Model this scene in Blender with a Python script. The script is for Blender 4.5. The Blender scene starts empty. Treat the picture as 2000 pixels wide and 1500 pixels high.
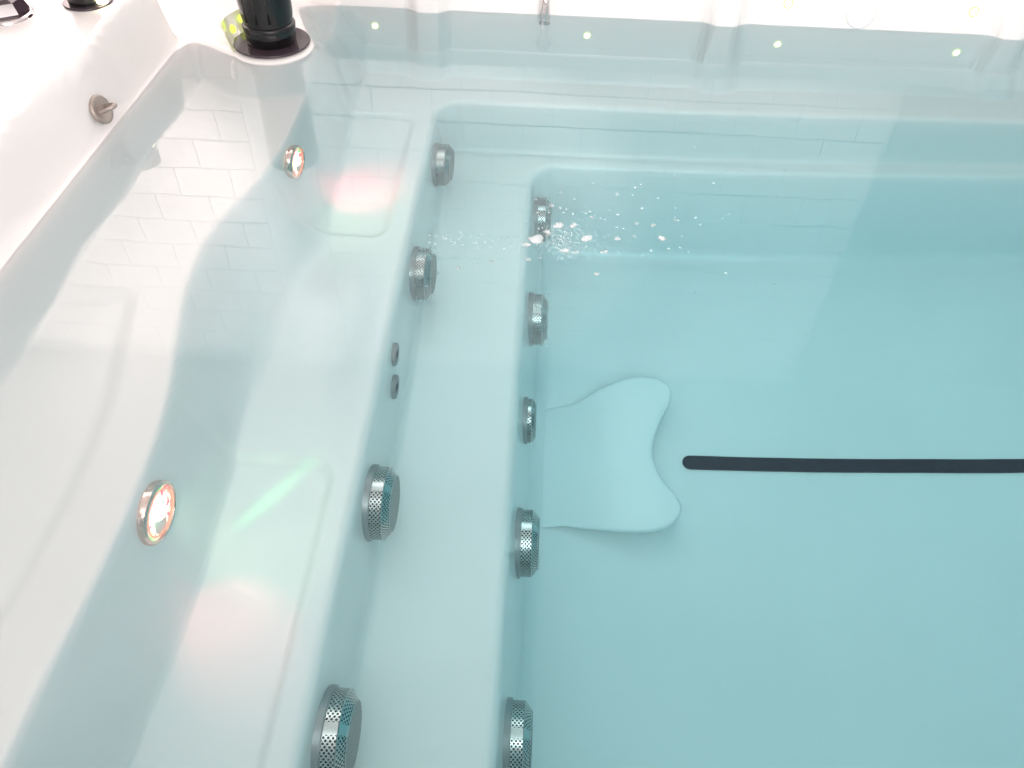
import bpy, bmesh, math, random
import numpy as np
from mathutils import Matrix, Vector
random.seed(7)
scene = bpy.context.scene
COL = scene.collection

# ------------------------------------------------------------------ camera
cam_d = bpy.data.cameras.new("camera")
cam_d.sensor_width = 36.0
cam_d.lens = 28.0
cam_d.clip_start = 0.01
cam_d.clip_end = 100
cam = bpy.data.objects.new("camera", cam_d)
COL.objects.link(cam)
PITCH, ROLL, YAW = math.radians(46.3), 0.035, 0.027
cam.matrix_world = (Matrix.Translation((0, 0, 0.9)) @ Matrix.Rotation(YAW, 4, 'Z')
                    @ Matrix.Rotation(math.pi / 2 - PITCH, 4, 'X') @ Matrix.Rotation(ROLL, 4, 'Z'))
scene.camera = cam

# ------------------------------------------------------------------ world and lamps
world = bpy.data.worlds.new("World")
scene.world = world
world.use_nodes = True
bg = world.node_tree.nodes["Background"]
bg.inputs[0].default_value = (1.0, 0.92, 0.895, 1)
bg.inputs[1].default_value = 0.62

def area(name, loc, target, sx, sy, power, color):
    d = bpy.data.lights.new(name, 'AREA')
    d.shape = 'RECTANGLE'
    d.size, d.size_y = sx, sy
    d.energy = power
    d.color = color
    o = bpy.data.objects.new(name, d)
    COL.objects.link(o)
    o.location = loc
    o.rotation_euler = (Vector(target) - Vector(loc)).to_track_quat('-Z', 'Y').to_euler()
    return o

area("ceiling_lamp", (-0.3, -0.45, 2.05), (0.0, 0.8, 0), 1.4, 0.9, 10, (1.0, 0.90, 0.87))
area("uplight_fill", (0.6, -1.3, 1.25), (0.7, 0.4, 2.17), 2.0, 0.5, 72, (1.0, 0.90, 0.87))  # added fill behind the camera, brightens the ceiling; not a known fixture

def fill_spot(loc, target, power, size, color):  # added unseen spots behind the camera, no real fixtures; they brighten what they aim at
    d = bpy.data.lights.new("fill_spot", 'SPOT')
    d.energy, d.color = power, color
    d.spot_size, d.spot_blend, d.shadow_soft_size = math.radians(size), .5, .06
    o = bpy.data.objects.new("fill_spot", d)
    COL.objects.link(o)
    o.location = loc
    o.rotation_euler = (Vector(target) - Vector(loc)).to_track_quat('-Z', 'Y').to_euler()
fill_spot((-1.6, -1.0, 1.35), (-2.1, 3.0, 1.32), 3100, 31, (1.0, .84, .81))  # this and the next two: added warm fill for the mirrored tile wall
fill_spot((-0.2, -1.0, 1.35), (-0.45, 3.0, 1.30), 1200, 30, (1.0, .93, .91))
fill_spot((0.6, -1.0, 1.35), (0.75, 3.0, 1.30), 620, 30, (1.0, .93, .91))
fill_spot((0.5, -1.0, 1.35), (0.75, 2.35, 0.10), 90, 40, (1.0, .95, .93))  # added fill aimed at the tub's far lip to brighten it

vs = scene.view_settings
vs.view_transform = 'Standard'
vs.look = 'None'
vs.exposure = 0.20
vs.gamma = 1.0
vs.use_curve_mapping = False
scene.render.resolution_x, scene.render.resolution_y = 1024, 768
try:
    scene.cycles.max_bounces = 12
    scene.cycles.diffuse_bounces = 6
    scene.cycles.glossy_bounces = 4
    scene.cycles.transmission_bounces = 8
    scene.cycles.caustics_refractive = True
    scene.cycles.caustics_reflective = True
except Exception:
    pass

# ------------------------------------------------------------------ helpers
def mat(name, color=(.8, .8, .8), rough=.4, metal=0.0, **kw):
    m = bpy.data.materials.new(name)
    m.use_nodes = True
    b = m.node_tree.nodes["Principled BSDF"]
    b.inputs["Base Color"].default_value = (*color, 1)
    b.inputs["Roughness"].default_value = rough
    b.inputs["Metallic"].default_value = metal
    for k, v in kw.items():
        b.inputs[k.replace('_', ' ')].default_value = v
    return m

def N(m, t, **props):
    n = m.node_tree.nodes.new(t)
    for k, v in props.items():
        setattr(n, k, v)
    return n

def link(m, a, b):
    m.node_tree.links.new(a, b)

def math_node(m, op, a, b=None):
    n = N(m, 'ShaderNodeMath', operation=op)
    for i, v in enumerate((a, b)):
        if v is None:
            continue
        if isinstance(v, (int, float)):
            n.inputs[i].default_value = v
        else:
            link(m, v, n.inputs[i])
    return n.outputs[0]

def noise_var(m, base, other, scale, lo=.35, hi=.65, bump=0.0, coord='Object'):
    """mottled base colour plus fine relief"""
    b = m.node_tree.nodes["Principled BSDF"]
    tc = N(m, 'ShaderNodeTexCoord')
    no = N(m, 'ShaderNodeTexNoise')
    no.inputs['Scale'].default_value = scale
    no.inputs['Detail'].default_value = 5
    link(m, tc.outputs[coord], no.inputs['Vector'])
    r = N(m, 'ShaderNodeValToRGB')
    r.color_ramp.elements[0].position, r.color_ramp.elements[1].position = lo, hi
    r.color_ramp.elements[0].color, r.color_ramp.elements[1].color = (*base, 1), (*other, 1)
    link(m, no.outputs[0], r.inputs[0])
    link(m, r.outputs[0], b.inputs['Base Color'])
    if bump:
        bp = N(m, 'ShaderNodeBump')
        bp.inputs['Strength'].default_value = bump
        bp.inputs['Distance'].default_value = .002
        link(m, no.outputs[0], bp.inputs['Height'])
        link(m, bp.outputs[0], b.inputs['Normal'])
    return m

def new_obj(name, me, material, parent=None):
    o = bpy.data.objects.new(name, me)
    COL.objects.link(o)
    if material is not None and len(me.materials) == 0:
        me.materials.append(material)
    if parent is not None:
        o.parent = parent
    return o

def mesh_from(name, verts, faces, smooth=True):
    me = bpy.data.meshes.new(name)
    me.from_pydata([tuple(map(float, v)) for v in verts], [], faces)
    me.update()
    if smooth:
        for p in me.polygons:
            p.use_smooth = True
    return me

def lathe(name, profile, seg=48, uv=False, smooth=True):
    """profile: list of (radius, height); axis is local +Z"""
    verts, faces, uvs = [], [], []
    n = len(profile)
    for j, (r, h) in enumerate(profile):
        for i in range(seg):
            a = 2 * math.pi * i / seg
            verts.append((r * math.cos(a), r * math.sin(a), h))
    for j in range(n - 1):
        for i in range(seg):
            k = (i + 1) % seg
            faces.append((j * seg + i, j * seg + k, (j + 1) * seg + k, (j + 1) * seg + i))
    return mesh_from(name, verts, faces, smooth)

def arc_lathe(name, profile, a0, a1, seg=40):
    n = len(profile)
    verts = [(r * math.cos(a0 + (a1 - a0) * i / seg), r * math.sin(a0 + (a1 - a0) * i / seg), h) for r, h in profile for i in range(seg + 1)]
    k = seg + 1
    faces = [(j * k + i, j * k + i + 1, (j + 1) % n * k + i + 1, (j + 1) % n * k + i) for j in range(n) for i in range(seg)]
    faces += [tuple(j * k for j in range(n)), tuple(j * k + seg for j in range(n))[::-1]]
    return mesh_from(name, verts, faces)

def cap_lathe(name, profile, seg=48, smooth=True):
    """lathe whose last ring is closed with a centre fan"""
    me = lathe(name, profile, seg, smooth=smooth)
    bm = bmesh.new()
    bm.from_mesh(me)
    bm.verts.ensure_lookup_table()
    base = (len(profile) - 1) * seg
    f = bm.faces.new([bm.verts[base + i] for i in range(seg)])
    f.smooth = False
    bm.to_mesh(me)
    bm.free()
    return me

def sharp_by_angle(me, deg=35):
    bm = bmesh.new()
    bm.from_mesh(me)
    for e in bm.edges:
        if len(e.link_faces) == 2 and e.calc_face_angle() > math.radians(deg):
            e.smooth = False
    bm.to_mesh(me)
    bm.free()
    return me

def tube(name, pts, radii, seg=16, closed_ends=True):
    verts, faces = [], []
    P = [Vector(p) for p in pts]
    up = Vector((0, 0, 1))
    for i, p in enumerate(P):
        t = (P[min(i + 1, len(P) - 1)] - P[max(i - 1, 0)]).normalized()
        a = t.cross(up)
        if a.length < 1e-4:
            a = t.cross(Vector((1, 0, 0)))
        a.normalize()
        b = a.cross(t).normalized()
        r = radii[i] if hasattr(radii, '__len__') else radii
        for k in range(seg):
            an = 2 * math.pi * k / seg
            verts.append(p + a * (r * math.cos(an)) + b * (r * math.sin(an)))
    for i in range(len(P) - 1):
        for k in range(seg):
            l = (k + 1) % seg
            faces.append((i * seg + k, i * seg + l, (i + 1) * seg + l, (i + 1) * seg + k))
    if closed_ends:
        faces.append(tuple(range(seg))[::-1])
        faces.append(tuple((len(P) - 1) * seg + k for k in range(seg)))
    return mesh_from(name, verts, faces)

def place(o, loc, normal, spin=0.0):
    """local +Z along normal"""
    n = Vector(normal).normalized()
    q = n.to_track_quat('Z', 'Y')
    o.matrix_world = Matrix.Translation(loc) @ q.to_matrix().to_4x4() @ Matrix.Rotation(spin, 4, 'Z')

# ------------------------------------------------------------------ materials
M_shell = mat("white_acrylic", (.83, .81, .805), .22, IOR=1.49)
noise_var(M_shell, (.87, .85, .845), (.845, .828, .822), 2.5)
M_tile = mat("glazed_white_tile", (.80, .77, .76), .25)
noise_var(M_tile, (.80, .77, .76), (.75, .72, .715), 1.7, coord='Object')
M_grout = mat("grey_grout", (.50, .49, .49), .85)
M_plaster = mat("white_plaster", (.80, .78, .77), .8)
noise_var(M_plaster, (.80, .78, .77), (.74, .725, .72), 1.1, bump=.1)
M_dark = mat("dark_opening", (.10, .12, .13), .6)
M_black = mat("glossy_black_plastic", (.008, .008, .009), .18)
M_disc = mat("smoked_disc", (.05, .035, .045), .08)
M_stripe = mat("navy_stripe", (.008, .014, .032), .5)
noise_var(M_stripe, (.007, .012, .030), (.010, .016, .036), 60)
M_steel = mat("stainless_steel", (.55, .55, .55), .28, 1.0)
M_chrome = mat("chrome", (.80, .74, .74), .10, 1.0)
M_dull = mat("dull_grey_plastic", (.30, .31, .32), .45)
M_bronze = mat("bronze_fitting", (.42, .37, .34), .38, .7)
M_hole = mat("dark_hole", (.01, .012, .014), .6)
M_pad = mat("white_pad", (.93, .925, .92), .3)

def dotted_steel():
    """stainless sheet with staggered punched holes; UV u = metres round, v = metres across"""
    m = mat("perforated_steel", (.62, .62, .61), .27, 1.0)
    b = m.node_tree.nodes["Principled BSDF"]
    uv = N(m, 'ShaderNodeUVMap')
    sx = N(m, 'ShaderNodeSeparateXYZ')
    link(m, uv.outputs[0], sx.inputs[0])
    u, v = sx.outputs[0], sx.outputs[1]
    PU, PV = .0086, .0036
    def cell(off):
        cu = math_node(m, 'SUBTRACT', math_node(m, 'FRACT', math_node(m, 'ADD', math_node(m, 'DIVIDE', u, PU), off)), .5)
        cv = math_node(m, 'SUBTRACT', math_node(m, 'FRACT', math_node(m, 'ADD', math_node(m, 'DIVIDE', v, PV * 2), off)), .5)
        du = math_node(m, 'MULTIPLY', cu, PU)
        dv = math_node(m, 'MULTIPLY', cv, PV * 2)
        return math_node(m, 'SQRT', math_node(m, 'ADD', math_node(m, 'MULTIPLY', du, du), math_node(m, 'MULTIPLY', dv, dv)))
    d = math_node(m, 'MINIMUM', cell(0.0), cell(0.5))
    hole = math_node(m, 'LESS_THAN', d, .0019)
    # plain seam strip where u is near zero
    seam = math_node(m, 'GREATER_THAN', math_node(m, 'ABSOLUTE', u), .009)
    hole = math_node(m, 'MULTIPLY', hole, seam)
    mix = N(m, 'ShaderNodeMix', data_type='RGBA')
    link(m, hole, mix.inputs[0])
    mix.inputs[6].default_value = (.62, .62, .61, 1)
    mix.inputs[7].default_value = (.012, .016, .018, 1)
    link(m, mix.outputs[2], b.inputs['Base Color'])
    link(m, math_node(m, 'SUBTRACT', 1.0, hole), b.inputs['Metallic'])
    bp = N(m, 'ShaderNodeBump')
    bp.inputs['Strength'].default_value = .8
    bp.inputs['Distance'].default_value = .002
    bp.invert = True
    link(m, hole, bp.inputs['Height'])
    link(m, bp.outputs[0], b.inputs['Normal'])
    return m
M_perf = dotted_steel()

def fine_mesh():
    m = mat("fine_steel_mesh", (.40, .42, .42), .45, .85)
    b = m.node_tree.nodes["Principled BSDF"]
    tc = N(m, 'ShaderNodeTexCoord')
    vo = N(m, 'ShaderNodeTexVoronoi')
    vo.inputs['Scale'].default_value = 330
    vo.inputs['Randomness'].default_value = .12
    link(m, tc.outputs['Object'], vo.inputs['Vector'])
    r = N(m, 'ShaderNodeValToRGB')
    r.color_ramp.elements[0].position, r.color_ramp.elements[1].position = .30, .48
    r.color_ramp.elements[0].color, r.color_ramp.elements[1].color = (.06, .07, .075, 1), (.52, .53, .53, 1)
    link(m, vo.outputs['Distance'], r.inputs[0])
    link(m, r.outputs[0], b.inputs['Base Color'])
    return m
M_mesh = fine_mesh()

def emit(name, color, strength):
    m = bpy.data.materials.new(name)
    m.use_nodes = True
    nt = m.node_tree
    nt.nodes.remove(nt.nodes["Principled BSDF"])
    e = N(m, 'ShaderNodeEmission')
    e.inputs[0].default_value = (*color, 1)
    e.inputs[1].default_value = strength
    link(m, e.outputs[0], nt.nodes["Material Output"].inputs[0])
    return m
M_led = emit("yellow_led", (.80, 1.0, .16), 2.2)
M_cup_led = emit("cup_led", (.80, 1.0, .14), 1.3)
M_led_core = emit("yellow_led_core", (1.0, 1.0, .62), 16.0)

# water: clear dielectric surface, even absorption inside
M_water = bpy.data.materials.new("pool_water")
M_water.use_nodes = True
nt = M_water.node_tree
nt.nodes.remove(nt.nodes["Principled BSDF"])
gl = N(M_water, 'ShaderNodeBsdfGlass')
gl.inputs['Color'].default_value = (1, 1, 1, 1)
gl.inputs['Roughness'].default_value = 0.0
gl.inputs['IOR'].default_value = 1.333
tc = N(M_water, 'ShaderNodeTexCoord')
wn = N(M_water, 'ShaderNodeTexNoise')
wn.inputs['Scale'].default_value = 5.0
wn.inputs['Detail'].default_value = 2.0
link(M_water, tc.outputs['Object'], wn.inputs['Vector'])
wb = N(M_water, 'ShaderNodeBump')
wb.inputs['Strength'].default_value = .06
wb.inputs['Distance'].default_value = .006
# finer ripples where the jets break the surface
w2 = N(M_water, 'ShaderNodeTexNoise')
w2.inputs['Scale'].default_value = 42.0
w2.inputs['Detail'].default_value = 1.0
link(M_water, tc.outputs['Object'], w2.inputs['Vector'])
dist = N(M_water, 'ShaderNodeVectorMath', operation='DISTANCE')
link(M_water, tc.outputs['Object'], dist.inputs[0])
dist.inputs[1].default_value = (.02, 1.27, 0)
fall = N(M_water, 'ShaderNodeMapRange', interpolation_type='SMOOTHSTEP')
fall.inputs[1].default_value, fall.inputs[2].default_value = .03, .42
fall.inputs[3].default_value, fall.inputs[4].default_value = .30, .0
link(M_water, dist.outputs['Value'], fall.inputs[0])
link(M_water, math_node(M_water, 'ADD', wn.outputs[0], math_node(M_water, 'MULTIPLY', w2.outputs[0], fall.outputs[0])), wb.inputs['Height'])
link(M_water, wb.outputs[0], gl.inputs['Normal'])
link(M_water, gl.outputs[0], nt.nodes["Material Output"].inputs['Surface'])
va = N(M_water, 'ShaderNodeVolumeAbsorption')
va.inputs['Color'].default_value = (.08, .905, 1.0, 1)
va.inputs['Density'].default_value = 0.36
link(M_water, va.outputs[0], nt.nodes["Material Output"].inputs['Volume'])

# ------------------------------------------------------------------ the tub shell (smooth moulded surface)
WX, WY = -0.94, 2.30            # left and far wall at the water line
EX, NY = 2.75, 0.02             # right and near wall
Z_LEDGE, Z1, Z2, Z3 = -0.12, -0.37, -0.60, -1.0
LIP = 0.19

def rbox(X, Y, x0, x1, y0, y1, r):
    """signed distance, positive inside a rounded rectangle"""
    cx, cy, hx, hy = (x0 + x1) / 2, (y0 + y1) / 2, (x1 - x0) / 2 - r, (y1 - y0) / 2 - r
    qx, qy = np.abs(X - cx) - hx, np.abs(Y - cy) - hy
    return -(np.hypot(np.maximum(qx, 0), np.maximum(qy, 0)) + np.minimum(np.maximum(qx, qy), 0) - r)

def sstep(t):
    t = np.clip(t, 0, 1)
    return t * t * (3 - 2 * t)

def ramp(t, k=.28):
    """0..1 straight flank with rounded head and foot"""
    t = np.clip(t, 0, 1)
    s = 1.0 / (1 - k)
    a = np.where(t < k, s * t * t / (2 * k), np.where(t > 1 - k, 1 - s * (1 - t) ** 2 / (2 * k), s * (t - k / 2)))
    return a

S_PTS = [(-.5, -.60), (.295, -.587), (.419, -.583), (.528, -.576), (.653, -.575), (.778, -.582), (.886, -.599), (.969, -.619),
         (1.129, -.655), (1.252, -.666), (1.356, -.651), (1.492, -.614), (1.60, -.598), (1.686, -.594), (1.911, -.597), (2.1, -.60), (2.6, -.60)]
W_PTS = [(-.5, .07), (.75, .07), (.95, .09), (1.12, .18), (1.30, .22), (1.45, .20), (1.62, .13), (1.9, .10), (2.6, .08)]

def smooth_interp(y, pts):
    ys, xs = np.array([p[0] for p in pts]), np.array([p[1] for p in pts])
    fine = np.linspace(ys[0], ys[-1], 900)
    v = np.interp(fine, ys, xs)
    ker = np.hanning(41)
    ker /= ker.sum()
    v = np.convolve(np.pad(v, 20, mode='edge'), ker, 'valid')
    return np.interp(y, fine, v)

CUP = (-0.70, 2.012)

def drop(d, D, rh, rf, deg=84):
    """height lost across a riser: rounded head, steep flank, rounded foot"""
    A = math.radians(deg)
    th = np.linspace(0, A, 12)
    hx, hz = rh * np.sin(th), rh * (1 - np.cos(th))
    fz = rf * (1 - math.cos(A))
    fl = (D - hz[-1] - fz) / math.tan(A)
    fx, fzs = rf * (math.sin(A) - np.sin(th[::-1])), fz - rf * (1 - np.cos(th[::-1]))
    x = np.concatenate([hx, hx[-1] + fl + fx])
    z = np.concatenate([hz, D - fz + fzs])
    return np.interp(d, x, z, left=0, right=D)

def height(X, Y):
    X, Y = np.asarray(X, float), np.asarray(Y, float)
    # scalloped left lip, ribbed far lip
    wav = .018 * np.cos((Y - 1.36) * 2 * math.pi / .42) * np.exp(-((X - WX) / .35) ** 2)
    rib = np.zeros_like(X)
    for rx in (-0.335, 0.495, 1.285, 2.08):
        t = (X - rx) / .05
        rib += np.exp(-t ** 4)
    far = np.clip((Y - 2.0) / .2, 0, 1)
    dw = rbox(X, Y, WX, EX, NY, WY, .09) - .028 * rib * far
    above = np.maximum(-dw, 0)
    # corner pocket: a shelf that bulges into the tub
    ax, ay, bx, by = CUP[0], CUP[1], WX - .02, WY + .02
    tt = np.clip(((X - ax) * (bx - ax) + (Y - ay) * (by - ay)) / ((bx - ax) ** 2 + (by - ay) ** 2), 0, 1)
    dc = np.hypot(X - ax - tt * (bx - ax), Y - ay - tt * (by - ay)) - (.086 + .13 * tt)
    # under water
    d_in = np.maximum(dw, 0)
    ledge_w = .075
    z = Z_LEDGE * ramp(d_in / ledge_w, .35)
    # shallow moulded recess along the armrest
    xs = smooth_interp(Y, S_PTS)
    ws = smooth_interp(Y, W_PTS)
    dS = X - xs
    z = z - .010 * sstep((-.075 - dS) / .03) * sstep((X - (WX + .05)) / .03) * sstep((1.12 - Y) / .05)
    tb = np.clip(dS / ws, 0, 1)
    pw = 1 + 1.6 * sstep((ws - .07) / .1)
    head = sstep(np.clip(dS / .02, 0, 1))
    back = np.where(dS > 0, (1 - (1 - ramp(tb, .22)) ** pw) * (.35 + .65 * head), 0)
    # far bench and the rest: distance from far / right / near walls only
    z = z + (Z1 - Z_LEDGE) * back
    # the wall itself goes straight down to the bench right of the backrest
    # rounded channel between backrest and far wall
    # seat pans
    pan1 = ramp(rbox(X, Y, -.60, -.338, 1.495, 2.02, .05) / .02)
    pan2 = ramp(rbox(X, Y, -.70, -.330, -.2, .885, .05) / .02)
    z = z - .016 * (pan1 + pan2) * back
    # swell of the divider between the seats
    z = z + .020 * np.exp(-((Y - 1.19) / .22) ** 4) * sstep((dS - .05) / .2) * sstep((-.30 - X) / .1)
    d1 = rbox(X, Y, -.310, EX - .25, NY + .2, 2.118, .10)
    z = z - drop(d1, Z1 - Z2, .024, .022)
    d2 = rbox(X, Y, -.040, EX - .35, NY + .3, 2.026, .10)
    z = z - drop(d2, Z2 - Z3, .024, .045)
    # corner shelf
    sh = ramp(1 - dc / .10, .25)
    z_sh = .009 + .0 * X
    z = np.where(dc < .10, z * (1 - sh) + z_sh * sh, z)
    # above the water line: wall, small bright shelf, upper wall, lip
    prof = .095 * ramp(above / .020, .25)
    prof = prof + .012 * ramp((above - .020) / .028, .3)
    prof = prof + (LIP - .107) * ramp((above - .045) / .035, .4)
    left = np.clip((WX + .08 - X) / .05, 0, 1) * (1 - far)
    prof_left = .165 * ramp(above / (.028 + .6 * wav), .35)
    lw = np.clip((-X + WX + .10) / .1, 0, 1) * np.clip((2.12 - Y) / .2, 0, 1)
    lw = lw * lw * (3 - 2 * lw)
    prof = prof * (1 - lw) + prof_left * lw
    # the corner pocket cuts the lip down
    pocket = sstep((.10 - dc) / .06)
    prof = prof * (1 - pocket) + np.minimum(prof, .009) * pocket
    z = np.where(dw <= 0, np.maximum(prof, np.where(dc < .10, z_sh * sh, 0)), z)
    # outer skirt
    do = rbox(X, Y, WX - .36, EX + .30, NY - .34, WY + .30, .12)
    z = z - .75 * ramp(-do / .05, .4)
    return z

def axis(a, b, dense, coarse):
    """monotone coordinates, fine inside the dense spans"""
    v = [a]
    while v[-1] < b:
        s = coarse
        for d0, d1, step in dense:
            if d0 <= v[-1] < d1:
                s = step
        v.append(v[-1] + s)
    return np.array(v)

xs_ = axis(WX - .42, EX + .36, [(-1.40, -.32, .006), (-.32, -.22, .0028), (-.045, .055, .0028)], .012)
ys_ = axis(NY - .42, WY + .36, [(.15, 1.93, .008), (1.93, 2.40, .005)], .014)
XX, YY = np.meshgrid(xs_, ys_)
ZZ = height(XX, YY)
ny_, nx_ = ZZ.shape
me = bpy.data.meshes.new("shell")
V = np.stack([XX, YY, ZZ], -1).reshape(-1, 3)
idx = np.arange(ny_ * nx_).reshape(ny_, nx_)
Q = np.stack([idx[:-1, :-1], idx[:-1, 1:], idx[1:, 1:], idx[1:, :-1]], -1).reshape(-1, 4)
me.vertices.add(len(V))
me.vertices.foreach_set("co", V.astype(np.float32).ravel())
me.loops.add(Q.size)
me.loops.foreach_set("vertex_index", Q.astype(np.int32).ravel())
me.polygons.add(len(Q))
me.polygons.foreach_set("loop_start", np.arange(0, Q.size, 4, dtype=np.int32))
me.polygons.foreach_set("loop_total", np.full(len(Q), 4, dtype=np.int32))
me.polygons.foreach_set("use_smooth", np.ones(len(Q), dtype=bool))
me.update(calc_edges=True)
me.validate()

spa = bpy.data.objects.new("swim_spa", None)
COL.objects.link(spa)
spa["label"] = "white acrylic swim spa with moulded seats, steps, steel suction covers and clear blue water"
spa["category"] = "swim spa"
shell = new_obj("shell", me, M_shell, spa)

# ------------------------------------------------------------------ water body (sides lie inside the shell's walls)
bm = bmesh.new()
bmesh.ops.create_cube(bm, size=1)
bmesh.ops.scale(bm, vec=(EX - WX + .07, WY - NY + .07, 1.1), verts=bm.verts)
bmesh.ops.translate(bm, vec=((EX + WX) / 2, (WY + NY) / 2, -.55), verts=bm.verts)
me = bpy.data.meshes.new("water")
bm.to_mesh(me)
bm.free()
water = new_obj("water", me, M_water)
water["kind"] = "structure"
water["label"] = "still clear pale blue water filling the tub"

# ------------------------------------------------------------------ room seen mirrored in the water: tiled wall and ceiling
WALL_Y, TOP_Z = 3.0, 2.12
TW, TH, GAP = .243, .138, .004

def box_mesh(name, x0, x1, y0, y1, z0, z1, bevel=0.0):
    bm = bmesh.new()
    bmesh.ops.create_cube(bm, size=1)
    bmesh.ops.scale(bm, vec=(x1 - x0, y1 - y0, z1 - z0), verts=bm.verts)
    bmesh.ops.translate(bm, vec=((x0 + x1) / 2, (y0 + y1) / 2, (z0 + z1) / 2), verts=bm.verts)
    if bevel:
        bmesh.ops.bevel(bm, geom=bm.edges[:], offset=bevel, segments=1, affect='EDGES')
    me = bpy.data.meshes.new(name)
    bm.to_mesh(me)
    bm.free()
    return me

wall = new_obj("back_wall", box_mesh("back_wall", -4.2, 1.40, WALL_Y, WALL_Y + .12, -.8, TOP_Z + .05), M_grout)
wall["kind"] = "structure"
ceil = new_obj("ceiling", box_mesh("ceiling", -4.2, 3.6, -2.4, WALL_Y + .12, TOP_Z + .055, TOP_Z + .15), M_plaster)
ceil["kind"] = "structure"
M_panel = mat("ceiling_panel_white", (.90, .885, .87), .6)
M_vent = mat("ceiling_vent_grey", (.60, .60, .60), .6)
for x0, x1, y0, y1, mm in ((-.625, -.260, 1.345, 1.880, M_panel), (-1.880, -1.600, 1.270, 1.650, M_vent)):
    new_obj("ceiling_panel", box_mesh("ceiling_panel", x0, x1, y0, y1, TOP_Z + .030, TOP_Z + .0545, .004), mm, ceil)
pil = new_obj("corner_strip", box_mesh("corner_strip", -1.215, -.955, WALL_Y - .022, WALL_Y - .0005, -.75, TOP_Z), M_plaster, wall)

tile_me = box_mesh("tile", -TW / 2 + GAP / 2, TW / 2 - GAP / 2, -.010, 0, -TH / 2 + GAP / 2, TH / 2 - GAP / 2, .0015)
cuts = {}
def tile(x0, x1, z):
    w = round(x1 - x0, 4)
    if w < .03:
        return
    if abs(w - TW) < 1e-3:
        m_ = tile_me
    else:
        if w not in cuts:
            cuts[w] = box_mesh("tile", -w / 2 + GAP / 2, w / 2 - GAP / 2, -.010, 0, -TH / 2 + GAP / 2, TH / 2 - GAP / 2, .0015)
        m_ = cuts[w]
    o = new_obj("tile", m_, M_tile, wall)
    o.location = ((x0 + x1) / 2, WALL_Y - .001, z)

rows = 14
for j in range(rows):
    z = TOP_Z - .03 - TH * (j + .5)
    off = (TW / 2) * (j % 2)
    for lo, hi, ph in ((-2.90, -1.22, -1.22), (-.95, 1.398, -.925)):
        k = math.floor((lo - ph - off) / TW)
        x = ph + off + k * TW
        while x < hi:
            a, b = max(x, lo), min(x + TW, hi)
            if b > a:
                tile(a, b, z)
            x += TW

# ------------------------------------------------------------------ suction covers
def band_mesh(name, r0, r1, h0, h1, seg=72):
    """conical band with metric UVs"""
    verts, faces = [], []
    me = bpy.data.meshes.new(name)
    for h, r in ((h0, r0), (h1, r1)):
        for i in range(seg + 1):
            a = 2 * math.pi * (i / seg - .5)
            verts.append((r * math.cos(a), r * math.sin(a), h))
    n = seg + 1
    for i in range(seg):
        faces.append((i, i + 1, n + i + 1, n + i))
    me = mesh_from(name, verts, faces)
    uvl = me.uv_layers.new(name="UVMap")
    L = math.hypot(h1 - h0, r1 - r0)
    for li, lp in enumerate(me.loops):
        vi = lp.vertex_index
        i = vi % n
        uvl.data[li].uv = (2 * math.pi * (i / seg - .5) * max(r0, r1), L if vi >= n else 0.0)
    return me

def cover_meshes(R, H):
    c = .016 if H > .03 else .010
    hb = H - c * .75
    return {
        'flange': cap_flange(R),
        'band': band_mesh("perforated_band", R - .002, R - .002, .0025, hb),
        'chamfer': band_mesh("chamfer_band", R - .002, R - .002 - c, hb, H),
        'edge': None,
        'face': cap_lathe("face_grille", [(R - .002 - c, H), (R - .004 - c, H + .0015)], 64),
    }

def cap_flange(R):
    return sharp_by_angle(lathe("flange", [(R - .01, -.026), (R + .002, -.026), (R + .002, .001), (R + .001, .003), (R - .004, .0035)], 64))

def wire_ring(R, h, t=.0011, name="ring", seg=64):
    pr = [(R + t * math.cos(a), h + t * math.sin(a)) for a in [2 * math.pi * k / 6 for k in range(7)]]
    return lathe(name, pr, seg)

def riser_point(contour, zc, y):
    """x of the riser surface at depth zc and position y"""
    x = np.linspace(contour - .02, contour + .12, 600)
    zz = height(x, np.full_like(x, y))
    i = int(np.argmin(np.abs(zz - zc)))
    return float(x[i])

big = cover_meshes(.073, .038)
small = cover_meshes(.056, .020)
M_flange = mat("grey_flange", (.34, .35, .36), .4, .5)

def suction_cover(y, contour, zc, meshes, R, H, tiltz=0.0, spin=0.0):
    x = riser_point(contour, zc, y)
    x2 = riser_point(contour, zc - .03, y)
    n = Vector((.03, -math.sin(tiltz) * .03, (x2 - x)))       # normal of the sloping riser
    root = new_obj("suction_cover", meshes['flange'], M_flange, spa)
    root.matrix_world = Matrix.Translation((x + .004, y, zc)) @ Matrix(((0, 0, 1), (0, 1, 0), (-1, 0, 0))).to_4x4()
    # local Z -> world X, local X -> world -Z ; lean with the riser
    lean = 0.35 * math.atan2(n.z, n.x)
    root.matrix_world = Matrix.Translation((x + .004, y, zc)) @ Matrix.Rotation(-lean, 4, 'Y') @ Matrix(((0, 0, 1), (0, 1, 0), (-1, 0, 0))).to_4x4() @ Matrix.Rotation(math.pi + spin, 4, 'Z')
    for nm, key, mm in (("perforated_band", 'band', M_perf), ("chamfer_band", 'chamfer', M_perf), ("face_grille", 'face', M_mesh)):
        o = new_obj(nm, meshes[key], mm, root)
    c = .016 if H > .03 else .010
    new_obj("edge_ring", wire_ring(R - .002, H - c * .75), M_steel, root)
    new_obj("edge_ring", wire_ring(R - .002 - c, H), M_steel, root)
    return root

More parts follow.
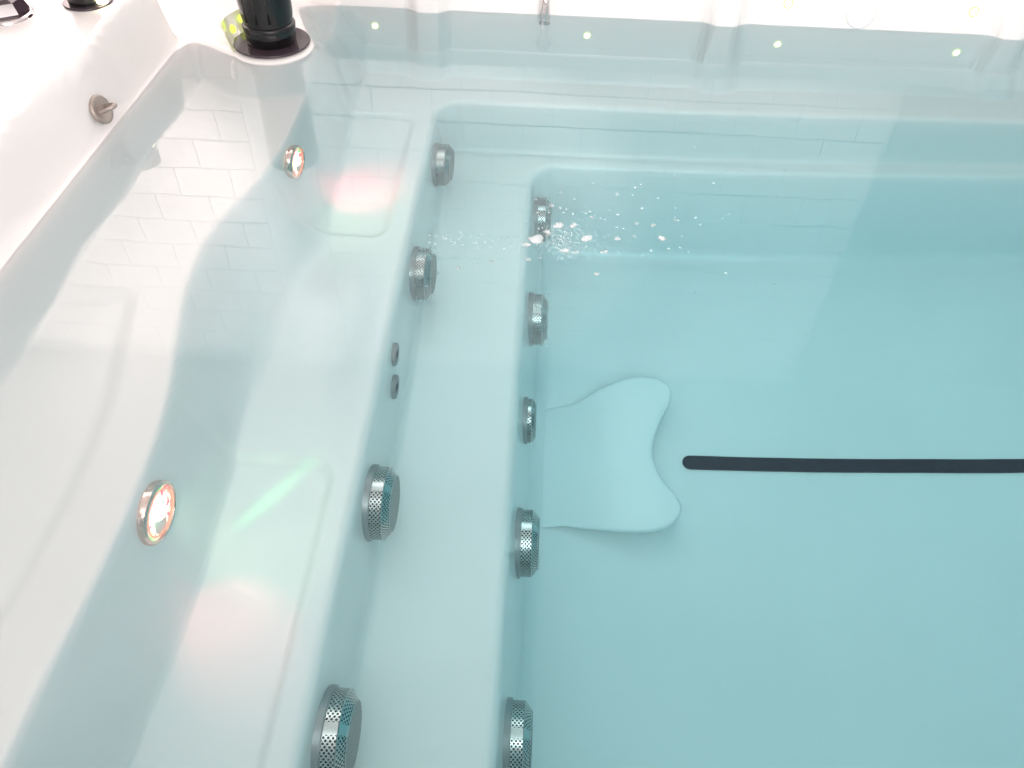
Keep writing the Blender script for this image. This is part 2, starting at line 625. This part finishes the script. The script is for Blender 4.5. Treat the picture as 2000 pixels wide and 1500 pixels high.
covers = []
for y, sp in ((.436, .1), (.851, .0), (1.47, -.2), (1.895, .3)):
    covers.append(suction_cover(y, -.285, -.487, big, .073, .038, 0, sp))
for y, sp in ((.520, .05), (.914, -.1), (1.54, .25), (1.915, .1)):
    covers.append(suction_cover(y, -.012, -.775, big, .073, .038, 0, sp))
covers.append(suction_cover(1.226, -.012, -.775, small, .056, .020, 0, 0))

# two small jet fittings between the covers
jet_ring = lathe("jet_ring", [(.028, -.010), (.028, .003), (.026, .0055), (.016, .005), (.013, .001), (.013, -.004)], 40)
jet_eye = cap_lathe("jet_eye", [(.013, .002), (.008, .0045), (.0078, -.002)], 28)
for y, zc in ((1.185, -.437), (1.128, -.487)):
    x = riser_point(-.285, zc, y)
    r = new_obj("jet_fitting", jet_ring, M_dull, spa)
    r.matrix_world = Matrix.Translation((x + .002, y, zc)) @ Matrix(((0, 0, 1), (0, 1, 0), (-1, 0, 0))).to_4x4()
    new_obj("jet_eye", jet_eye, M_hole, r)

# ------------------------------------------------------------------ underwater lights on the backrest
M_lens = mat("clear_lens", (.95, .93, .93), .06, Transmission_Weight=.9, IOR=1.45)
def multicolour_glow():
    """lit lens: red, white and green diodes blurred together behind clear plastic"""
    m = emit("lit_lens", (1, 1, 1), 1)
    e = [n for n in m.node_tree.nodes if n.type == 'EMISSION'][0]
    tc = N(m, 'ShaderNodeTexCoord')
    no = N(m, 'ShaderNodeTexNoise')
    no.inputs['Scale'].default_value = 38
    no.inputs['Detail'].default_value = 1.5
    no.inputs['Distortion'].default_value = 1.2
    link(m, tc.outputs['Object'], no.inputs['Vector'])
    r = N(m, 'ShaderNodeValToRGB')
    el = r.color_ramp.elements
    el[0].position, el[0].color = .34, (1.0, .12, .18, 1)
    el[1].position, el[1].color = .68, (.10, .85, .30, 1)
    for p, c in ((.41, (1.0, .60, .50, 1)), (.46, (1.0, 1.0, .80, 1)), (.54, (1.0, 1.0, .72, 1)), (.60, (.70, 1.0, .40, 1))):
        q = el.new(p)
        q.color = c
    link(m, no.outputs[0], r.inputs[0])
    link(m, r.outputs[0], e.inputs[0])
    ln = N(m, 'ShaderNodeVectorMath', operation='LENGTH')
    link(m, tc.outputs['Object'], ln.inputs[0])
    mr = N(m, 'ShaderNodeMapRange')
    mr.inputs[1].default_value, mr.inputs[2].default_value = .012, .045
    mr.inputs[3].default_value, mr.inputs[4].default_value = 3.2, .9
    link(m, ln.outputs['Value'], mr.inputs[0])
    link(m, mr.outputs[0], e.inputs[1])
    return m
M_glow = multicolour_glow()
M_litring = emit("lit_ring", (1.0, .42, .30), 1.1)
M_amber = mat("rosy_bezel", (.80, .62, .56), .15, .8)
bez = lathe("bezel", [(.054, -.010), (.054, .002), (.051, .006), (.048, .007), (.0465, .005), (.047, .001)], 56)
dish = cap_lathe("dish", [(.047, .001), (.034, -.001), (.012, -.003)], 48)
ring2 = lathe("lens_ring", [(.040 + .0016 * math.cos(a), .004 + .0016 * math.sin(a)) for a in [2 * math.pi * k / 8 for k in range(9)]], 48)
dome = cap_lathe("core", [(.015, 0), (.0145, .004), (.010, .009), (.003, .012)], 24)

def underwater_light(y, zc, spin):
    xs = np.linspace(-.72, -.30, 1500)
    zz = height(xs, np.full_like(xs, y))
    i = int(np.argmin(np.abs(zz - zc)))
    x = float(xs[i])
    j = min(i + 12, len(xs) - 1)
    lean = math.atan2(float(xs[j] - xs[i]), -float(zz[j] - zz[i]))   # how far the wall leans back
    root = new_obj("underwater_light", bez, M_amber, spa)
    lean *= .5
    nrm = Vector((math.cos(lean), 0, math.sin(lean)))
    place(root, Vector((x, y, zc)) + nrm * .004, nrm, spin)
    new_obj("dish", dish, M_glow, root)
    new_obj("lens_ring", ring2, M_litring, root)
    new_obj("core", dome, M_glow, root)
    return root, Vector((x, y, zc)), nrm

def glow(name, loc, target, color, power, size, blend=.8, rad=.012, narrow=1.0):
    d = bpy.data.lights.new(name, 'SPOT')
    d.energy = power
    d.color = color
    d.spot_size = math.radians(size)
    d.spot_blend = blend
    d.shadow_soft_size = rad
    o = bpy.data.objects.new(name, d)
    COL.objects.link(o)
    o.location = loc
    o.rotation_euler = (Vector(target) - Vector(loc)).to_track_quat('-Z', 'Y').to_euler()
    o.scale = (narrow, 1, 1)

lightA, pA, nA = underwater_light(1.625, -.19, .3)
lightB, pB, nB = underwater_light(.668, -.19, .9)
glow("light_beam", pA + nA * .03, (-.425, 1.690, -.40), (1.0, .12, .14), 1.7, 58, 1.0)
glow("light_beam", pA + nA * .03, (-.33, 1.56, -.38), (.80, 1.0, .55), .4, 90)
glow("light_beam", pB + nB * .03, (-.435, .800, -.388), (.12, 1.0, .26), 1.5, 42, 1.0, narrow=.13)
glow("light_beam", pB + nB * .03, (-.40, .76, -.38), (.80, 1.0, .62), .35, 100)
glow("light_beam", pB + nB * .03, (-.44, .56, -.38), (1.0, .30, .26), 1.0, 50)

# ------------------------------------------------------------------ floor stripe and raised pad
def spline_closed(pts, n=8):
    out = []
    L = len(pts)
    for i in range(L):
        p0, p1, p2, p3 = [np.array(pts[(i + k - 1) % L], float) for k in range(4)]
        for t in np.arange(n) / n:
            out.append(.5 * ((2 * p1) + (-p0 + p2) * t + (2 * p0 - 5 * p1 + 4 * p2 - p3) * t * t + (-p0 + 3 * p1 - 3 * p2 + p3) * t ** 3))
    return np.array(out)

def stripe_mesh():
    yc, hw = 1.2475, .0186
    out = []
    for k in range(13):
        a = math.pi / 2 + math.pi * k / 12
        out.append((.415 + hw * math.cos(a), yc + hw * math.sin(a)))
    out += [(2.2, yc - hw), (2.2, yc + hw)]
    n = len(out)
    verts = [(x, y, Z3 + .0005) for x, y in out] + [(x, y, Z3 + .005) for x, y in out]
    faces = [tuple(range(n, 2 * n))] + [(i, (i + 1) % n, n + (i + 1) % n, n + i) for i in range(n)]
    return mesh_from("floor_stripe", verts, faces, False)
new_obj("floor_stripe", stripe_mesh(), M_stripe, spa)

def pad_mesh():
    pts = [(0.03, 1.358), (0.134, 1.403), (0.2, 1.443), (0.294, 1.469), (0.357, 1.455), (0.372, 1.407), (0.335, 1.319), (0.316, 1.244), (0.33, 1.173), (0.367, 1.119), (0.373, 1.08), (0.334, 1.039), (0.264, 1.027), (0.183, 1.038), (0.112, 1.054), (0.03, 1.084)]
    ol = spline_closed(pts, 8)
    c = np.array([.19, 1.23])
    rings = [(1.03, -.03), (1.015, .10), (1.0, .55), (.985, .82), (.965, .95), (.935, 1.0), (.6, 1.0), (.25, 1.0)]
    n = len(ol)
    # inward normals for the fillet
    tg = np.roll(ol, -1, 0) - np.roll(ol, 1, 0)
    nr = np.stack([-tg[:, 1], tg[:, 0]], 1)
    nr /= np.linalg.norm(nr, axis=1)[:, None]
    area2 = np.sum(ol[:, 0] * np.roll(ol[:, 1], -1) - np.roll(ol[:, 0], -1) * ol[:, 1])
    if area2 < 0:
        nr = -nr
    verts, faces = [], []
    offs = [.030, .022, .008, .0, .001, .005, .014]
    hs = [-.04, .35, .62, .80, .93, .985, 1.0]
    for o_, h_ in zip(offs, hs):
        P = ol + nr * o_
        for x, y in P:
            top = .072 * sstep((x - .02) / .27) - .002
            verts.append((x, y, Z3 + (top * h_ if h_ > 0 else -.004)))
    P = ol + nr * .014
    for s_ in (.75, .5, .25, .02):
        for x, y in c + (P - c) * s_:
            verts.append((x, y, Z3 + .072 * sstep((x - .02) / .27) - .002))
    R = len(offs) + 4
    for j in range(R - 1):
        for i in range(n):
            k = (i + 1) % n
            faces.append((j * n + i, j * n + k, (j + 1) * n + k, (j + 1) * n + i))
    faces.append(tuple((R - 1) * n + i for i in range(n)))
    me = mesh_from("floor_pad", verts, faces)
    bm = bmesh.new()
    bm.from_mesh(me)
    bmesh.ops.recalc_face_normals(bm, faces=bm.faces[:])
    bm.to_mesh(me)
    bm.free()
    return me
new_obj("floor_pad", pad_mesh(), M_pad, spa)

# ------------------------------------------------------------------ lights, spout and button on the far wall
def wall_y_at(x, z):
    y = np.linspace(WY - .03, WY + .12, 600)
    zz = height(np.full_like(y, x), y)
    i = int(np.argmax(zz >= z))
    return float(y[i])

led_me = cap_lathe("wall_led", [(.0085, -.003), (.0085, .002), (.006, .005), (.002, .0065)], 20)
for x in (-.493, .118, .662, 1.168, 1.72):
    o = new_obj("wall_led", led_me, M_led_core, spa)
    place(o, (x, wall_y_at(x, .056), .056), (0, -1, .15))
led_bez = lathe("led_bezel", [(.0125, -.003), (.0125, .0015), (.009, .003), (.0085, -.001)], 24)
for o in [c for c in spa.children if c.name.startswith("wall_led")]:
    b = new_obj("led_bezel", led_bez, M_led, o)

btn = cap_lathe("wall_button", [(.040, -.004), (.040, .001), (.037, .003), (.034, .0022), (.031, .0005)], 48)
o = new_obj("wall_button", btn, M_shell, spa)
place(o, (.866, wall_y_at(.866, .040) - .001, .040), (0, -1, .2))

sx_ = -.006
sy_ = wall_y_at(sx_, .04)
sp = new_obj("spout", tube("spout", [(sx_, sy_ + .02, .085), (sx_, sy_ - .012, .083), (sx_, sy_ - .030, .066), (sx_, sy_ - .036, .035), (sx_, sy_ - .038, .004), (sx_, sy_ - .038, -.03)],
                           [.010, .010, .011, .012, .0145, .016], 24), M_chrome, spa)
new_obj("spout_collar", tube("spout_collar", [(sx_, sy_ + .006, .0845), (sx_, sy_ - .008, .0835)], [.024, .020], 28), M_chrome, sp)

# ------------------------------------------------------------------ eyelet on the left wall
def wall_x_at(y, z):
    x = np.linspace(WX + .03, WX - .15, 600)
    zz = height(x, np.full_like(x, y))
    i = int(np.argmax(zz >= z))
    return float(x[i])
ey, ez = 1.548, .050
ex = wall_x_at(ey, ez)
eye = new_obj("eyelet", cap_lathe("eyelet", [(.030, -.004), (.030, .002), (.027, .0045), (.020, .002), (.008, .001)], 40), M_bronze, spa)
place(eye, (ex + .010, ey, ez + .006), (1, -.1, .35))
ringpts = [(.015 * math.cos(a), 0, .001 + .034 * math.sin(a)) for a in np.linspace(-.15, math.pi + .15, 18)]
new_obj("eyelet_loop", tube("eyelet_loop", ringpts, .0048, 12), M_bronze, eye)

# ------------------------------------------------------------------ corner pocket: lit liner, dark disc, black post
M_liner = mat("clear_yellow_liner", (.74, .76, .52), .12, Transmission_Weight=.45, IOR=1.45)
CZ = .012
liner = new_obj("cup_liner", sharp_by_angle(arc_lathe("cup_liner", [(.098, .000), (.106, .012), (.114, .050), (.119, .051), (.116, .030), (.108, .000)], 1.9, 3.9, 40), 50), M_liner, spa)
liner.location = (CUP[0] - .004, CUP[1] + .012, CZ)
led2 = cap_lathe("cup_led", [(.011, -.004), (.011, .002), (.007, .007), (.002, .009)], 20)
for a, zz in ((2.55, .028), (2.95, .016)):
    o = new_obj("cup_led", led2, M_cup_led, liner)
    o.location = (.108 * math.cos(a), .108 * math.sin(a), zz)
    o.rotation_euler = Vector((-math.cos(a), -math.sin(a), .3)).to_track_quat('Z', 'Y').to_euler()
post = bpy.data.objects.new("black_post", None)
COL.objects.link(post)
post.location = (CUP[0], CUP[1], CZ)
post["label"] = "thick glossy black post standing on a dark disc in the corner pocket"
post["category"] = "post"
new_obj("disc", cap_lathe("disc", [(.094, .000), (.097, .003), (.095, .006)], 64), M_disc, post)
new_obj("foot", sharp_by_angle(cap_lathe("foot", [(.056, .004), (.062, .010), (.066, .050), (.064, .054), (.058, .056)], 48), 50), M_black, post)
new_obj("body", sharp_by_angle(cap_lathe("body", [(.060, .054), (.064, .075), (.071, .30), (.068, .31), (.05, .312)], 48), 60), M_black, post)
rbm = [(0.0615 * math.cos(a), .0615 * math.sin(a)) for a in (-2.2, -1.7, -1.2)]
for rx, ry in rbm:
    new_obj("rib", tube("rib", [(rx, ry, .07), (rx * 1.02, ry * 1.02, .12), (rx * 1.11, ry * 1.11, .30)], .004, 8), M_black, post)

# ------------------------------------------------------------------ left lip: dark valve knob and second black post in its lit recess
zl = .166
knob = bpy.data.objects.new("valve_knob", None)
COL.objects.link(knob)
knob.location = (-1.19, 1.74, zl)
knob["label"] = "dark faceted valve knob on the white lip at the upper left"
knob["category"] = "knob"
o = new_obj("knob_cap", cap_lathe("knob_cap", [(.050, 0), (.052, .012), (.044, .034), (.030, .040), (.012, .040)], 7, smooth=False), M_disc, knob)
o.rotation_euler.z = .4
new_obj("knob_base", lathe("knob_base", [(.058, -.004), (.058, .004), (.050, .006), (.046, .006)], 40), M_chrome, knob)

post2 = bpy.data.objects.new("black_post", None)
COL.objects.link(post2)
post2.location = (-1.045, 1.83, .166)
post2["label"] = "black device with a yellow light in the recess of the left lip"
post2["category"] = "post"
new_obj("body", sharp_by_angle(cap_lathe("body", [(.040, .0), (.044, .03), (.045, .075), (.035, .078)], 40), 60), M_black, post2)
new_obj("disc", cap_lathe("disc", [(.052, -.002), (.054, .002), (.052, .004)], 48), M_disc, post2)
o = new_obj("lamp", cap_lathe("lamp", [(.012, 0), (.011, .004), (.003, .008)], 20), M_led_core, post2)
o.location = (.046, -.022, .010)

# ------------------------------------------------------------------ bubbles and foam drifting from the jets
M_foam = mat("white_foam", (.85, .93, .95), .5, Alpha=.5)
def blob(bm, c, r, sq=1.0, rough=.25, sub=2):
    g = bmesh.ops.create_icosphere(bm, subdivisions=sub, radius=1.0)
    ph = [random.uniform(0, 6.28) for _ in range(6)]
    for v in g['verts']:
        d = v.co.copy()
        k = 1 + rough * (math.sin(3 * d.x + ph[0]) * math.sin(4 * d.y + ph[1]) + .6 * math.sin(7 * d.x + ph[2]) * math.sin(6 * d.y + ph[3]))
        v.co = Vector((c[0] + d.x * r * k, c[1] + d.y * r * k, c[2] + d.z * r * sq))
bm = bmesh.new()
FOAM = [(0.002, 1.245, 0.016), (0.022, 1.268, 0.008), (0.044, 1.287, 0.012), (0.075, 1.293, 0.008), (0.098, 1.252, 0.011), (0.054, 1.211, 0.012), (0.077, 1.208, 0.006), (0.156, 1.258, 0.007), (0.198, 1.312, 0.004), (0.228, 1.31, 0.006), (0.241, 1.264, 0.009), (0.115, 1.146, 0.005), (0.108, 1.324, 0.006), (0.162, 1.411, 0.004), (0.047, 1.407, 0.004), (0.03, 1.356, 0.005), (0.132, 1.216, 0.005), (-0.015, 1.223, 0.008), (-0.01, 1.181, 0.006), (0.191, 1.266, 0.004), (0.274, 1.328, 0.004), (-0.136, 1.143, 0.004), (-0.104, 1.158, 0.003), (-0.077, 1.168, 0.004)]
for x, y, r in FOAM:
    for q in range(3):
        blob(bm, (x + random.uniform(-.6, .6) * r, y + random.uniform(-.5, .5) * r, -.001), r * random.uniform(.5, .85), .22, .3)
for q in range(60):
    t = random.random() ** 1.6
    x = .06 + .42 * t + random.gauss(0, .04)
    y = 1.30 + .05 * t + random.gauss(0, .055 + .05 * t)
    blob(bm, (x, y, .0006), random.uniform(.0010, .0030), .5, .1, 1)
for q in range(70):
    x = random.uniform(-.20, .06)
    y = 1.225 + random.gauss(0, .012 + .05 * (x + .2))
    blob(bm, (x, y, .0006), random.uniform(.0008, .0020), .6, .1, 1)
for q in range(420):
    t = abs(random.gauss(0, 1))
    blob(bm, (.035 + random.gauss(0, .02) + .05 * t * random.random(), 1.245 + random.gauss(0, .028), random.uniform(.0002, .0008)), random.uniform(.0006, .0013), 1.0, 0, 1)
# tiny bubbles clinging to three of the covers
for cv, cnt in ((covers[2], 120), (covers[6], 150), (covers[7], 60)):
    for q in range(cnt):
        a = random.uniform(0, 6.283)
        p = cv.matrix_world @ Vector((.0725 * math.cos(a), .0725 * math.sin(a), random.uniform(.0, .042)))
        blob(bm, p, random.uniform(.0009, .0026), 1.0, 0, 1)
me = bpy.data.meshes.new("bubbles")
bm.to_mesh(me)
bm.free()
for p in me.polygons:
    p.use_smooth = True
bub = new_obj("bubbles", me, M_foam)
bub["kind"] = "stuff"
bub["label"] = "small white bubbles and foam flecks drifting from the jets"
bub["category"] = "bubbles"
